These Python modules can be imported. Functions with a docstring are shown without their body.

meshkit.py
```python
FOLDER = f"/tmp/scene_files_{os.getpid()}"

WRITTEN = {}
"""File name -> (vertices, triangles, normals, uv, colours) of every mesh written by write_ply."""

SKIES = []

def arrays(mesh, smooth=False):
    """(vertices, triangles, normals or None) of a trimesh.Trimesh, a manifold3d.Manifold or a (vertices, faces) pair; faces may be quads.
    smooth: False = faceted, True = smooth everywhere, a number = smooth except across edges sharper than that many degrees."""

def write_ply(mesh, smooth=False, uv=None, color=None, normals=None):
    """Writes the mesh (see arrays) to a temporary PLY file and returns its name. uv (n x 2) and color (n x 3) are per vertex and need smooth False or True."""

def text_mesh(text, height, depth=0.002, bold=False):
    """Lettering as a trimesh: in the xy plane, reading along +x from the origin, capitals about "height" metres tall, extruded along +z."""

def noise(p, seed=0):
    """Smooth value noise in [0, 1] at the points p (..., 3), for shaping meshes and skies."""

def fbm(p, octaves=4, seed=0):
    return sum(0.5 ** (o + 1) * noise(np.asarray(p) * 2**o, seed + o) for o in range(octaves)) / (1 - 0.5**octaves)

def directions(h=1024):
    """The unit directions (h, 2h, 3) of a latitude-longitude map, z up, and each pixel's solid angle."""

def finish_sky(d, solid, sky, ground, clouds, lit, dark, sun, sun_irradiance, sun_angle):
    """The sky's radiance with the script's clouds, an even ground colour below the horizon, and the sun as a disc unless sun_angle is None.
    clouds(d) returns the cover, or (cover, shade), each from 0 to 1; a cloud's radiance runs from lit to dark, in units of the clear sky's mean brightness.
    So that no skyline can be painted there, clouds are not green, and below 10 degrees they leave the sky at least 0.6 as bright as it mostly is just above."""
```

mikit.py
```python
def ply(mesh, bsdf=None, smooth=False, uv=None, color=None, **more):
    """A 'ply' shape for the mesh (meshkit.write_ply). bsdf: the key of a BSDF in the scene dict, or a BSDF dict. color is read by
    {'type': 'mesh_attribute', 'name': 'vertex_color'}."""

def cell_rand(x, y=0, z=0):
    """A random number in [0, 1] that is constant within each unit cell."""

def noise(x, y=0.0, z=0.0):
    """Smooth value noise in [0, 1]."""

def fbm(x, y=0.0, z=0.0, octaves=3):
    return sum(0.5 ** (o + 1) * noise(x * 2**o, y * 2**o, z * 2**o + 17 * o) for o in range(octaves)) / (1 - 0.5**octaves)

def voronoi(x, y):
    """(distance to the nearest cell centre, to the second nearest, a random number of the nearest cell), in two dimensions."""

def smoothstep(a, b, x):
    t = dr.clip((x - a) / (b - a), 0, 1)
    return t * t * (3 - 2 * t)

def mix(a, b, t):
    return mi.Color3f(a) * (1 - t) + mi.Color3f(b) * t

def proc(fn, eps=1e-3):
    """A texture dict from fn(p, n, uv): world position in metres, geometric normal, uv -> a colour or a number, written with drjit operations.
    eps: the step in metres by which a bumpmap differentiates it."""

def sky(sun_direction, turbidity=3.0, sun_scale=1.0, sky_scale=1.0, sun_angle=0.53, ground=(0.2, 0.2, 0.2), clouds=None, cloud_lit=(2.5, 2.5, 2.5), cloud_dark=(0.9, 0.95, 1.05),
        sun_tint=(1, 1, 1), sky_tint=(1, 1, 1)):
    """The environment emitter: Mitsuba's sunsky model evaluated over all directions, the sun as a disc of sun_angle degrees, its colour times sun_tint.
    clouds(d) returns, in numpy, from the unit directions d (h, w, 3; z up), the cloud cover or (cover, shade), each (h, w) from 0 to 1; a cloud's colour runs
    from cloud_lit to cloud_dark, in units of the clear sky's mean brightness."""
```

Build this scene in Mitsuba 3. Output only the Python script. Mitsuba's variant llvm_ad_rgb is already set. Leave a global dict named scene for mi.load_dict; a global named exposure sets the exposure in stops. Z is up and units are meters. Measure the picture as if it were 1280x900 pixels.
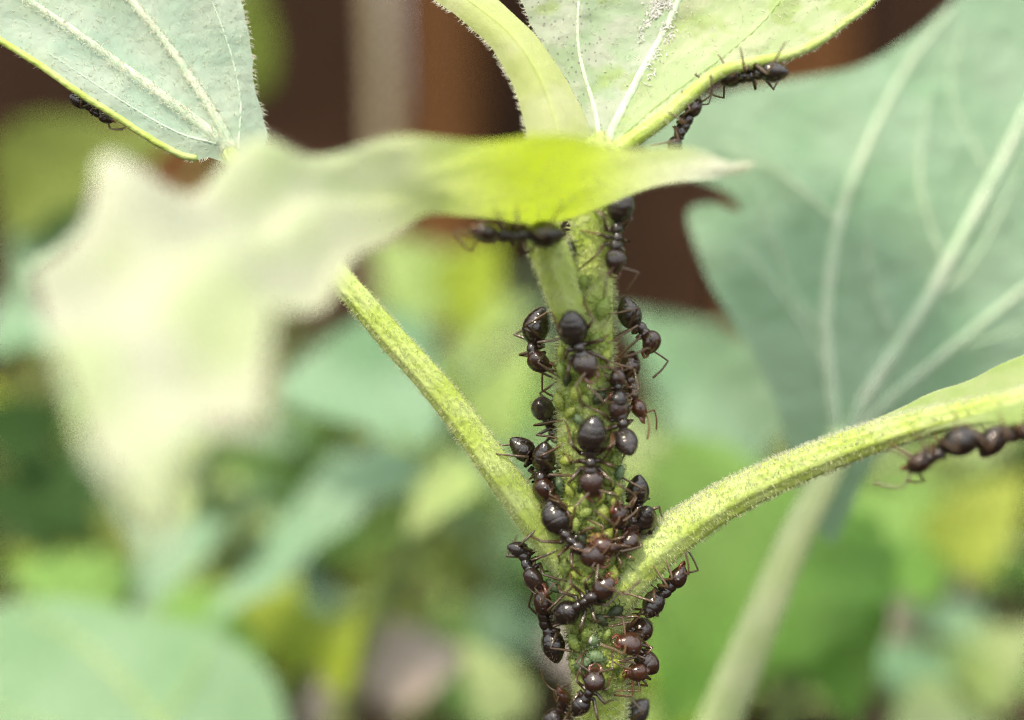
# Ants tending aphids on a hairy green stem: a macro photograph.  The subject is a few millimetres across, so the whole
# place is built enlarged a hundred times (one scene metre = one real centimetre): Mitsuba's ray offsets need that.
import math, numpy as np, trimesh, mitsuba as mi, mikit, drjit as dr
import manifold3d as m3
import shapely
from meshkit import noise as npnoise, fbm as npfbm
from scipy.interpolate import RBFInterpolator
from scipy.spatial import Delaunay

T4 = mi.ScalarTransform4f
scene, labels = {}, {}
# ------------------------------------------------------------------ camera, sky, exposure
HFOV, TILT, HEIGHT = 40.0, math.radians(10.0), 7.0
FOC = 640 / math.tan(math.radians(HFOV / 2))
CAM = np.array([0.0, 0.0, HEIGHT])
FW = np.array([0, math.cos(TILT), -math.sin(TILT)])
UP = np.array([0, math.sin(TILT), math.cos(TILT)])
RT = np.array([1.0, 0, 0])
scene['camera'] = dict(type='thinlens', fov=HFOV, fov_axis='x', aperture_radius=0.2, focus_distance=6.95, near_clip=0.1, far_clip=2000.0,
                       to_world=T4().look_at(origin=CAM.tolist(), target=(CAM + FW).tolist(), up=[0, 0, 1]))
scene['sky_light'] = mikit.sky((-0.32, -0.45, 0.83), turbidity=3, sun_scale=0.3, sun_angle=10, clouds=lambda d: (np.ones(d.shape[:2]), 1 - d[..., 2]), cloud_lit=(3.2, 3.2, 3.2), cloud_dark=(0.95, 0.98, 1.03), ground=(0.12, 0.13, 0.08))
exposure = 3.1


def at(u, v, d):
    """The point seen at photograph pixel u, v (1280 x 900), d in front of the lens."""
    u, v, d = np.broadcast_arrays(np.asarray(u, float), np.asarray(v, float), np.asarray(d, float))
    return CAM + d[..., None] * (FW + ((u - 640) / FOC)[..., None] * RT + ((450 - v) / FOC)[..., None] * UP)


def pts(rows):
    r = np.asarray(rows, float)
    return at(r[:, 0], r[:, 1], r[:, 2])


def cv(x, y, z):
    return x * RT + y * UP - z * FW


PX = 6.95 / FOC      # one photograph pixel at the focus distance
rng = np.random.default_rng(7)


# ------------------------------------------------------------------ helpers
def unit(v):
    v = np.asarray(v, float)
    return v / np.maximum(np.linalg.norm(v, axis=-1, keepdims=True), 1e-12)


def spline(p, n):
    """Catmull-Rom through the rows of p, n points evenly spread over the rows' chords."""
    p = np.asarray(p, float)
    k = np.r_[0, np.cumsum(np.linalg.norm(np.diff(p, axis=0), axis=1))]
    q = np.vstack([2 * p[0] - p[1], p, 2 * p[-1] - p[-2]])
    s = np.linspace(0, k[-1], n)
    i = np.clip(np.searchsorted(k, s, 'right') - 1, 0, len(p) - 2)
    t = ((s - k[i]) / (k[i + 1] - k[i]))[:, None]
    a, b, c, d = q[i], q[i + 1], q[i + 2], q[i + 3]
    return 0.5 * (2 * b + (c - a) * t + (2 * a - 5 * b + 4 * c - d) * t * t + (3 * b - a - 3 * c + d) * t ** 3)


def tube_arrays(path, radii, n=8, flat=1.0, flat_axis=None):
    """A closed tapering tube with a rounded tip: (vertices, triangles)."""
    path = np.asarray(path, float)
    radii = np.broadcast_to(np.asarray(radii, float), (len(path),))
    t = np.gradient(path, axis=0)
    t = unit(t)
    a = flat_axis if flat_axis is not None else ([0, 0, 1] if abs(t[0][2]) < 0.9 else [1, 0, 0])
    x = unit(np.cross(t[0], a))
    xs = []
    for k in range(len(path)):
        x = unit(x - t[k] * (x @ t[k]))
        xs.append(x)
    xs = np.array(xs)
    ys = np.cross(t, xs)
    an = np.arange(n) * 2 * np.pi / n
    ring = xs[:, None] * np.cos(an)[None, :, None] + ys[:, None] * np.sin(an)[None, :, None] * flat
    v = (path[:, None] + ring * radii[:, None, None]).reshape(-1, 3)
    v = np.vstack([v, path[0] - t[0] * radii[0] * 0.5, path[-1] + t[-1] * radii[-1] * 0.7])
    m = len(path)
    i = np.arange(n)
    j = (i + 1) % n
    f = []
    for k in range(m - 1):
        f += [np.stack([k * n + i, k * n + j, (k + 1) * n + j], 1), np.stack([k * n + i, (k + 1) * n + j, (k + 1) * n + i], 1)]
    f += [np.stack([j, i, i * 0 + m * n], 1), np.stack([(m - 1) * n + i, (m - 1) * n + j, i * 0 + m * n + 1], 1)]
    return v, np.vstack(f)


def tube(path, radii, n=8, **k):
    return trimesh.Trimesh(*tube_arrays(path, radii, n, **k), process=False)


def join(meshes):
    return trimesh.util.concatenate(meshes)


def add(key, mesh, bsdf, smooth=True, **k):
    assert key not in scene, key
    scene[key] = mikit.ply(mesh, bsdf, smooth=smooth, **k)
    return key


COUNT = {}


def num(stem_):
    k = COUNT.get(stem_, 0)
    COUNT[stem_] = k + 1
    return stem_ if k == 0 else f'{stem_}_{k:03d}'


def tag(key, label=None, category=None, group=None, kind=None):
    d = {k: v for k, v in dict(label=label, category=category, group=group, kind=kind).items() if v}
    labels[key] = {**labels.get(key, {}), **d}


def hairs(p, n, length, radius, bend, r, along=None):
    """Many fine bent hairs as one mesh: roots p, directions n."""
    m = len(p)
    L = length * r.uniform(0.55, 1.25, m)[:, None]
    side = unit(np.cross(n, r.normal(size=(m, 3))))
    side2 = np.cross(n, side)
    lean = side * r.uniform(-1, 1, m)[:, None] * bend
    if along is not None:
        lean = lean + along
    mid = p + n * L * 0.55 + lean * L * 0.2
    tip = p + n * L * 0.85 + lean * L * 0.75
    rr = radius * r.uniform(0.7, 1.3, m)[:, None]
    V = []
    for q, w in ((p - n * L * 0.06, 1.0), (mid, 0.75)):
        for k in range(3):
            a = k * 2 * np.pi / 3
            V.append(q + (side * math.cos(a) + side2 * math.sin(a)) * rr * w)
    V.append(tip)
    V = np.stack(V, 1).reshape(-1, 3)
    F = []
    for k in range(3):
        l = (k + 1) % 3
        F += [[k, l, 3 + l], [k, 3 + l, 3 + k], [3 + k, 3 + l, 6]]
    F = (np.array(F)[None] + (np.arange(m) * 7)[:, None, None]).reshape(-1, 3)
    return trimesh.Trimesh(V, F, process=False)


def on_mesh(mesh, n, seed):
    p, f = trimesh.sample.sample_surface(mesh, n, seed=seed)
    return np.asarray(p), mesh.face_normals[f]


# ------------------------------------------------------------------ materials
def rgb(*c):
    return {'type': 'rgb', 'value': [float(x) for x in c]}


def varied(a, b, freq, lo=0.3, hi=0.7, c=None, cfreq=1.0, camt=0.3):
    a, b = list(map(float, a)), list(map(float, b))

    def fn(p, n, uv):
        t = mikit.smoothstep(lo, hi, mikit.fbm(p.x * freq, p.y * freq, p.z * freq))
        col = mikit.mix(a, b, t)
        if c is not None:
            s = mikit.smoothstep(0.5, 0.75, mikit.fbm(p.x * cfreq + 9, p.y * cfreq, p.z * cfreq)) * camt
            col = col * (1 - s) + mi.Color3f(*map(float, c)) * s
        return col
    return mikit.proc(fn)


def bumped(bsdf, fn, scale, eps):
    return {'type': 'bumpmap', 'arbitrary': mikit.proc(fn, eps=eps), 'scale': scale, 'bsdf': bsdf}


def thin_leaf(name, col, trans, rough=0.55, bump=None, scale=0.02, eps=0.004):
    b = {'type': 'principledthin', 'base_color': col, 'roughness': rough, 'diff_trans': trans, 'spec_trans': 0.0, 'eta': 1.4}
    scene[name] = bumped(b, bump, scale, eps) if bump else b


def solid(name, col, rough=0.5, spec=0.4, **k):
    scene[name] = {'type': 'twosided', 'b': {'type': 'principled', 'base_color': col, 'roughness': rough, 'specular': spec, **k}}


def grain(f1, f2=None):
    def fn(p, n, uv):
        a = mikit.fbm(p.x * f1, p.y * f1, p.z * f1)
        return a
    return fn


VC = {'type': 'mesh_attribute', 'name': 'vertex_color'}
scene['ant_shell'] = bumped({'type': 'principled', 'base_color': VC, 'roughness': 0.19, 'specular': 0.8, 'clearcoat': 0.8, 'clearcoat_gloss': 0.95}, grain(70.0), 0.0022, 0.002)
scene['aphid_skin'] = bumped({'type': 'principled', 'base_color': VC, 'roughness': 0.42, 'specular': 0.4}, grain(60.0), 0.006, 0.003)
thin_leaf('glare_white', rgb(0.86, 0.86, 0.84), 0.8, 0.5)
solid('stem_skin', varied((0.32, 0.43, 0.07), (0.44, 0.53, 0.18), 12.0), 0.5, 0.35)
scene['stem_skin']['b'] = bumped(scene['stem_skin']['b'], grain(45.0), 0.012, 0.004)
solid('petiole_skin', varied((0.40, 0.53, 0.10), (0.49, 0.61, 0.21), 9.0), 0.45, 0.4)
scene['petiole_skin']['b'] = bumped(scene['petiole_skin']['b'], grain(50.0), 0.006, 0.004)
thin_leaf('hair_pale', rgb(0.72, 0.76, 0.50), 1.0, 0.4)
thin_leaf('bristle_brown', rgb(0.22, 0.16, 0.11), 0.8, 0.4)
thin_leaf('hair_white', rgb(0.80, 0.80, 0.70), 1.0, 0.4)
solid('vein_pale', varied((0.50, 0.64, 0.47), (0.60, 0.68, 0.53), 9.0), 0.7, 0.2)
solid('vein_mint', rgb(0.50, 0.64, 0.50), 0.7, 0.2)
solid('vein_back', varied((0.44, 0.58, 0.40), (0.52, 0.62, 0.46), 5.0), 0.7, 0.2)
solid('stalk_back', varied((0.48, 0.60, 0.28), (0.56, 0.66, 0.36), 4.0), 0.6, 0.2)
thin_leaf('blade_low', varied((0.26, 0.44, 0.24), (0.32, 0.50, 0.30), 1.5), 0.7, 0.5)
thin_leaf('blade_mint', varied((0.46, 0.62, 0.50), (0.56, 0.69, 0.57), 6.0, c=(0.54, 0.68, 0.44), cfreq=3.0), 0.75, 0.5, grain(22.0), 0.010)


def speckled(p, n, uv):
    t = mikit.smoothstep(0.35, 0.65, mikit.fbm(p.x * 7, p.y * 7, p.z * 7))
    base = mikit.mix([0.46, 0.60, 0.40], [0.58, 0.65, 0.52], t)
    green = mikit.smoothstep(0.54, 0.66, mikit.fbm(p.x * 5 + 4, p.y * 5, p.z * 5 + 3))
    base = mikit.mix(base, mi.Color3f(0.44, 0.58, 0.22), green * 0.7)
    d1, d2, w = mikit.voronoi(p.x * 28 + 3, p.z * 28)
    dots = (1 - mikit.smoothstep(0.08, 0.22, d1)) * mikit.smoothstep(0.35, 0.6, w) * (1 - mikit.smoothstep(0.36, 0.62, p.x))
    return mikit.mix(base, mi.Color3f(0.16, 0.15, 0.17), dots * 0.6)


thin_leaf('blade_speckled', mikit.proc(speckled), 0.8, 0.5, grain(20.0), 0.012)
thin_leaf('blade_lime', varied((0.66, 0.75, 0.33), (0.74, 0.80, 0.46), 5.0), 0.95, 0.5, grain(18.0), 0.008)


def front_glow_tint(p, n, uv):
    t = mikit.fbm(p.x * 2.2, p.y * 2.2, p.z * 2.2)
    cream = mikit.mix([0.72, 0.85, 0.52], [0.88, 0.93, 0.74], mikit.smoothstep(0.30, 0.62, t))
    lime = mikit.smoothstep(-0.85, 0.12, p.x) * (1 - mikit.smoothstep(0.25, 0.95, p.x)) * 0.95  # young yellow-green base, with the glow of light through the blade painted in
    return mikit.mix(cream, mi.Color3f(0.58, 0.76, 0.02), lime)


def fold_tint(p, n, uv):
    t = mikit.smoothstep(0.3, 0.7, mikit.fbm(p.x * 3 + p.z * 3, p.x * 14 - p.z * 16, p.y * 4))
    b = mikit.mix([0.58, 0.72, 0.40], [0.70, 0.78, 0.50], t)
    g = mikit.smoothstep(0.52, 0.66, mikit.fbm(p.x * 6 + 2, p.y * 6, p.z * 6 + 8))
    return mikit.mix(b, mi.Color3f(0.50, 0.66, 0.26), g * 0.7)


thin_leaf('blade_fold', mikit.proc(fold_tint), 0.95, 0.5, grain(18.0), 0.012)
thin_leaf('blade_right', varied((0.42, 0.58, 0.20), (0.52, 0.65, 0.30), 7.0), 0.95, 0.5, grain(20.0), 0.012)
thin_leaf('blade_front', mikit.proc(front_glow_tint), 1.15, 0.5)
thin_leaf('blade_back', varied((0.37, 0.60, 0.40), (0.45, 0.66, 0.48), 2.2, c=(0.48, 0.65, 0.47), cfreq=1.3), 0.95, 0.55, grain(9.0), 0.03)
LEAFM = {'teal': ((0.24, 0.43, 0.25), (0.36, 0.54, 0.37)), 'mid': ((0.18, 0.38, 0.08), (0.30, 0.50, 0.15)), 'yellow': ((0.38, 0.50, 0.06), (0.48, 0.58, 0.13)),
         'olive': ((0.14, 0.19, 0.04), (0.22, 0.28, 0.08)), 'lightgreen': ((0.42, 0.58, 0.20), (0.54, 0.66, 0.32)), 'dark': ((0.03, 0.07, 0.02), (0.06, 0.12, 0.04))}  # the dark entry has the shade of gaps put into leaf colour
for k_, (a_, b_) in LEAFM.items():
    thin_leaf('foliage_' + k_, varied(a_, b_, 0.8), 0.8, 0.45)
solid('far_stem', varied((0.16, 0.24, 0.07), (0.24, 0.28, 0.10), 1.5), 0.6)
solid('soil', varied((0.022, 0.016, 0.011), (0.06, 0.045, 0.03), 0.7), 0.9, 0.1)
solid('foliage_dry', varied((0.36, 0.30, 0.27), (0.46, 0.40, 0.37), 0.8), 0.7, 0.2)
for k_, (a_, b_) in {'dark': ((0.030, 0.014, 0.007), (0.055, 0.026, 0.013)), 'brown': ((0.11, 0.048, 0.016), (0.17, 0.075, 0.024)), 'pale': ((0.36, 0.30, 0.19), (0.50, 0.44, 0.30))}.items():
    solid('board_' + k_, varied(a_, b_, 0.25), 0.8, 0.2)

# ------------------------------------------------------------------ the setting: soil and a board wall behind the bed
gx, gy = np.meshgrid(np.linspace(-1, 1, 150), np.linspace(-1, 1, 150), indexing='ij')
gx, gy = np.sign(gx) * np.abs(gx) ** 2.2 * 600, np.sign(gy) * np.abs(gy) ** 2.2 * 600 + 20
gz = (npfbm(np.stack([gx, gy, gx * 0], -1) * 0.35, 4, 3) - 0.5) * 0.9 * np.exp(-(gx ** 2 + gy ** 2) / 3e4)
idx = np.arange(150 * 150).reshape(150, 150)
gf = np.stack([idx[:-1, :-1], idx[1:, :-1], idx[1:, 1:], idx[:-1, 1:]], -1).reshape(-1, 4)
add('ground', (np.stack([gx, gy, gz], -1).reshape(-1, 3), gf), 'soil')
tag('ground', 'dark crumbly garden soil under the weeds', 'ground', kind='structure')


def board_mesh(w, h, seed):
    b = trimesh.creation.box((w, 1.2, h))
    b = b.subdivide().subdivide().subdivide()
    v = b.vertices
    v[:, 1] += (npnoise(np.c_[v[:, 0] * 1.1, v[:, 1] * 0, v[:, 2] * 0.08], seed) - 0.5) * 0.5
    return b


wall = 'board_wall'
bx0 = -45.0
kinds_ = ['dark', 'dark', 'brown', 'dark', 'dark', 'brown', 'dark']
seed = 0
while bx0 < 45:
    w = 2.4 + 1.4 * rng.random()
    k_ = kinds_[seed % 7]
    if -5.2 < bx0 + w / 2 < -1.6:
        k_ = 'dark'
    key = num(wall + '__plank')
    add(key, board_mesh(w - 0.25, 42, seed), 'board_' + k_, smooth=False)
    scene[key]['to_world'] = T4().translate([bx0 + w / 2, 27.5 + rng.uniform(-0.15, 0.15), 20.5])
    bx0 += w
    seed += 1
for zr in (4.0, 34.0):
    key = num(wall + '__rail')
    add(key, trimesh.creation.box((92, 1.2, 2.4)), 'board_dark', smooth=False)
    scene[key]['to_world'] = T4().translate([0, 28.9, zr])
tag(wall, 'dark brown board wall standing behind the weed bed', 'board wall')
for u_, w_, m_, nm, lab in ((478, 0.19, 'pale', 'pale_stake', 'pale upright stake in front of the dark board wall'), (556, 0.62, 'brown', 'rust_brown_post', 'rust brown upright post beside the pale stake')):
    p_ = at(u_, 200, 24.5)
    path = np.array([[p_[0], p_[1], -1], [p_[0] + 0.05, p_[1], 6], [p_[0] - 0.05, p_[1], 13], [p_[0] + 0.05, p_[1], 24]])
    path = spline(path, 24)
    tm = tube(path, w_ * (1 + 0.12 * npnoise(path * 0.5, 5)), 12)
    add(nm, tm, 'board_' + m_)
    tag(nm, lab, 'post')

# ------------------------------------------------------------------ background weeds
def leaf_template(kind, seed):
    """An ovate blade, base at the origin, one long along +x, its upper side +z."""
    r = np.random.default_rng(seed)
    ns, nt = 22, 9
    s = np.linspace(0, 1, ns)
    w = {'ovate': 0.36, 'broad': 0.48, 'lance': 0.20}[kind]
    prof = w * np.sin(np.pi * np.clip(s, 0, 1) ** 0.62) ** 0.85 * (1 + 0.07 * np.sin(s * 40)) + 0.004
    t = np.linspace(-1, 1, nt)
    S, Tt = np.meshgrid(s, t, indexing='ij')
    fold, droop = r.uniform(0.15, 0.45), r.uniform(0.12, 0.4)
    x = S - 0.10 * np.abs(Tt) * prof[:, None] * 2
    y = Tt * prof[:, None]
    z = np.abs(Tt) * prof[:, None] * fold - droop * S ** 2 * 0.8 + 0.03 * np.sin(S * 9 + Tt * 3 + seed) * np.abs(Tt) + 0.02 * np.cos(np.abs(Tt) * 2 + S * 26) * np.abs(Tt)
    i = np.arange(ns * nt).reshape(ns, nt)
    f = np.stack([i[:-1, :-1], i[1:, :-1], i[1:, 1:], i[:-1, 1:]], -1).reshape(-1, 4)
    return np.stack([x, y, z], -1).reshape(-1, 3), f


TEMPL = {(k, q): leaf_template(k, 11 * q + 1) for k in ('ovate', 'broad', 'lance') for q in range(3)}
PLY = {}


def put_leaf(plant, base, direction, normal, length, kind, mat, q=0):
    d = unit(direction)
    n = unit(np.asarray(normal, float) - d * (np.asarray(normal) @ d))
    y = np.cross(n, d)
    M = np.eye(4)
    M[:3, 0], M[:3, 1], M[:3, 2], M[:3, 3] = d * length, y * length, n * length, base
    if (kind, q, mat) not in PLY:
        PLY[kind, q, mat] = mikit.ply(TEMPL[kind, q], 'foliage_' + mat, smooth=True)
    key = num(plant + '__leaf')
    scene[key] = {**PLY[kind, q, mat], 'to_world': T4(M.tolist())}
    return key


def random_weed(name, x, y, h, nleaf, size, mats, kind, seed):
    r = np.random.default_rng(seed)
    lean = r.uniform(-0.15, 0.15, 2) * h
    path = spline(np.array([[x, y, -0.4], [x + lean[0] * 0.3, y + lean[1] * 0.3, h * 0.45], [x + lean[0], y + lean[1], h]]), 10)
    parts = [tube(path, np.linspace(0.12, 0.05, 10) * (h / 5) ** 0.3, 6)]
    a = r.uniform(0, 6.28)
    for k in range(nleaf):
        f = 0.18 + 0.82 * (k + 1) / nleaf
        i = f * 9
        p = path[int(i)] * (1 - i % 1) + path[min(int(i) + 1, 9)] * (i % 1)
        a += 2.4 + r.uniform(-0.4, 0.4)
        el = r.uniform(0.05, 0.6)
        d = np.array([math.cos(a) * math.cos(el), math.sin(a) * math.cos(el), math.sin(el)])
        L = size * r.uniform(0.65, 1.2) * (1.15 - 0.45 * f)
        pet = p + d * L * 0.35
        parts.append(tube(spline(np.array([p, p + d * L * 0.18 + [0, 0, 0.02 * L], pet]), 5), np.linspace(0.05, 0.03, 5), 5))
        put_leaf(name, pet, d + [0, 0, -0.35], [r.uniform(-.4, .4), r.uniform(-.7, .1), 1.0], L, kind, mats[r.integers(len(mats))], int(r.integers(3)))
    add(name + '__stem', join(parts), 'far_stem')


def placed_weed(name, root, rows):
    """A weed rooted at root whose named leaves are given: base pixel, tip pixel, their depths, face turn, blade, material."""
    bases, parts = [], []
    for (u0, v0, d0, u1, v1, d1, nx, ny, nz, kind, mat, q) in rows:
        d0, d1 = (6.95 + (d - 6.95) * 0.6 for d in (d0, d1))
        b, t = at(u0, v0, d0), at(u1, v1, d1)
        put_leaf(name, b, t - b, cv(nx, ny, nz), np.linalg.norm(t - b), kind, mat, q)
        bases.append(b)
    top = np.mean(bases, axis=0)
    top = top + [0, 0.3, -0.4]
    path = spline(np.array([[root[0], root[1], -0.4], [(root[0] * 2 + top[0]) / 3, (root[1] * 2 + top[1]) / 3, top[2] * 0.5], top]), 12)
    parts.append(tube(path, np.linspace(0.15, 0.08, 12), 6))
    for b in bases:
        parts.append(tube(spline(np.array([path[8], (path[8] + b) / 2 + [0, 0.2, -0.1], b]), 6), np.linspace(0.06, 0.035, 6), 5))
    add(name + '__stem', join(parts), 'far_stem')


def weed(label, root, rows, cat='weed', name='garden_weed'):
    k = num(name)
    placed_weed(k, (root[0] * 0.75, 6.95 + (root[1] - 6.95) * 0.6), rows)
    tag(k, label, cat)


# each row: base u v depth, tip u v depth, face normal (camera x, y, towards camera), blade, material, variant
weed('broad teal-leaved weed low behind the sharp hairy leafstalk', (-2.6, 15.5), [
    (555, 570, 17.0, 235, 690, 15.0, -0.2, 0.8, 0.4, 'lance', 'teal', 0), (590, 580, 15.5, 500, 650, 15, 0.2, 0.8, 0.4, 'ovate', 'lightgreen', 1), (545, 480, 16, 352, 455, 15, 0.0, 0.5, 0.8, 'broad', 'teal', 1)])
weed('yellow-green seedling with small leaves on the dark soil', (-3.4, 17.5), [
    (350, 790, 17, 275, 720, 16.5, 0, 0.8, 0.6, 'broad', 'yellow', 0), (390, 830, 17, 360, 750, 16.5, 0, 0.7, 0.7, 'broad', 'yellow', 1), (400, 840, 16.5, 440, 765, 16, 0.2, 0.7, 0.7, 'broad', 'yellow', 2), (345, 780, 17, 350, 690, 17, 0.1, 0.6, 0.7, 'ovate', 'yellow', 1)])
weed('leafy yellow-tipped weed in the light gap left of the stem', (-1.5, 20.5), [
    (560, 390, 20, 480, 290, 19.5, 0, 0.5, 0.8, 'broad', 'lightgreen', 0), (560, 400, 20, 610, 300, 19.5, 0.2, 0.6, 0.7, 'broad', 'yellow', 1), (580, 440, 20, 640, 370, 19, 0.2, 0.6, 0.7, 'broad', 'lightgreen', 2),
    (560, 480, 20, 440, 420, 19, -0.2, 0.7, 0.6, 'ovate', 'yellow', 0), (600, 540, 19, 650, 440, 18.5, 0, 0.6, 0.8, 'ovate', 'lightgreen', 1), (540, 560, 19, 470, 520, 18, 0, 0.7, 0.7, 'broad', 'yellow', 2)])
weed('tall weed with a wide bright green leaf behind the right stalk', (3.2, 14.5), [
    (985, 600, 14.5, 850, 900, 13.2, 0.2, 0.5, 0.8, 'broad', 'mid', 0), (1000, 640, 14.5, 1075, 900, 13.5, -0.2, 0.5, 0.8, 'ovate', 'mid', 1), (960, 560, 15.5, 800, 380, 15, 0.1, 0.3, 0.9, 'ovate', 'teal', 2), (960, 600, 15.5, 850, 690, 14, 0.1, 0.6, 0.8, 'broad', 'mid', 2)])
weed('lime leaf weed low beside the foot of the ant-covered stem', (1.6, 16.5), [
    (900, 920, 16, 820, 780, 15.5, 0, 0.5, 0.8, 'ovate', 'yellow', 0), (880, 930, 16, 790, 880, 15.5, 0, 0.7, 0.7, 'broad', 'lightgreen', 1), (640, 900, 16, 590, 800, 16, 0, 0.6, 0.7, 'ovate', 'lightgreen', 1)])
weed('olive and lime weed at the lower right corner', (6.0, 18.5), [
    (1180, 700, 18, 1270, 600, 17, 0.1, 0.6, 0.8, 'ovate', 'yellow', 0), (1190, 720, 18, 1080, 600, 18, 0, 0.6, 0.8, 'broad', 'mid', 1), (1210, 860, 17.5, 1290, 780, 17, 0, 0.7, 0.7, 'broad', 'lightgreen', 2),
    (1180, 880, 17, 1090, 790, 17, 0, 0.7, 0.7, 'ovate', 'teal', 0), (1220, 900, 16, 1130, 890, 15, 0, 0.8, 0.5, 'broad', 'lightgreen', 1), (1240, 800, 18, 1150, 760, 17.5, 0, 0.8, 0.6, 'ovate', 'teal', 2)])
weed('dull olive weed in the dim upper left corner', (-8.0, 19.5), [
    (0, 260, 18.5, 190, 130, 18, 0, 0.5, 0.8, 'ovate', 'olive', 0), (20, 330, 18.5, 130, 250, 18, 0.1, 0.6, 0.7, 'broad', 'teal', 1), (-20, 420, 18, 90, 400, 17, 0, 0.7, 0.7, 'ovate', 'teal', 2), (10, 590, 17.5, 100, 640, 16.5, 0, 0.7, 0.7, 'broad', 'dark', 1),  # dark leaf painted in for a shaded hole at the left
    (300, 130, 21, 320, -60, 21, 0.3, 0.2, 0.9, 'lance', 'olive', 0)])
weed('mid green weed near the left edge above the pale broad leaf', (-6.5, 17.0), [
    (150, 760, 16.5, 20, 690, 16, 0, 0.7, 0.7, 'ovate', 'mid', 0), (170, 740, 17, 250, 640, 16.5, 0, 0.7, 0.6, 'broad', 'teal', 1), (140, 720, 17, 70, 610, 17, 0, 0.6, 0.7, 'ovate', 'olive', 2), (60, 560, 17.5, -40, 500, 17, 0, 0.7, 0.7, 'broad', 'dark', 2), (200, 760, 16, 330, 790, 15.5, 0.1, 0.8, 0.5, 'ovate', 'mid', 1)])  # its dark leaf likewise paints a shaded hole
fill = np.random.default_rng(21)
spots = []
for k in range(78):
    for _ in range(40):
        yy = fill.uniform(13.5, 25.5)
        xx = fill.uniform(-0.48, 0.48) * yy
        if all((xx - a) ** 2 + (yy - b) ** 2 > 0.9 for a, b in spots):
            break
    spots.append((xx, yy))
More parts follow.
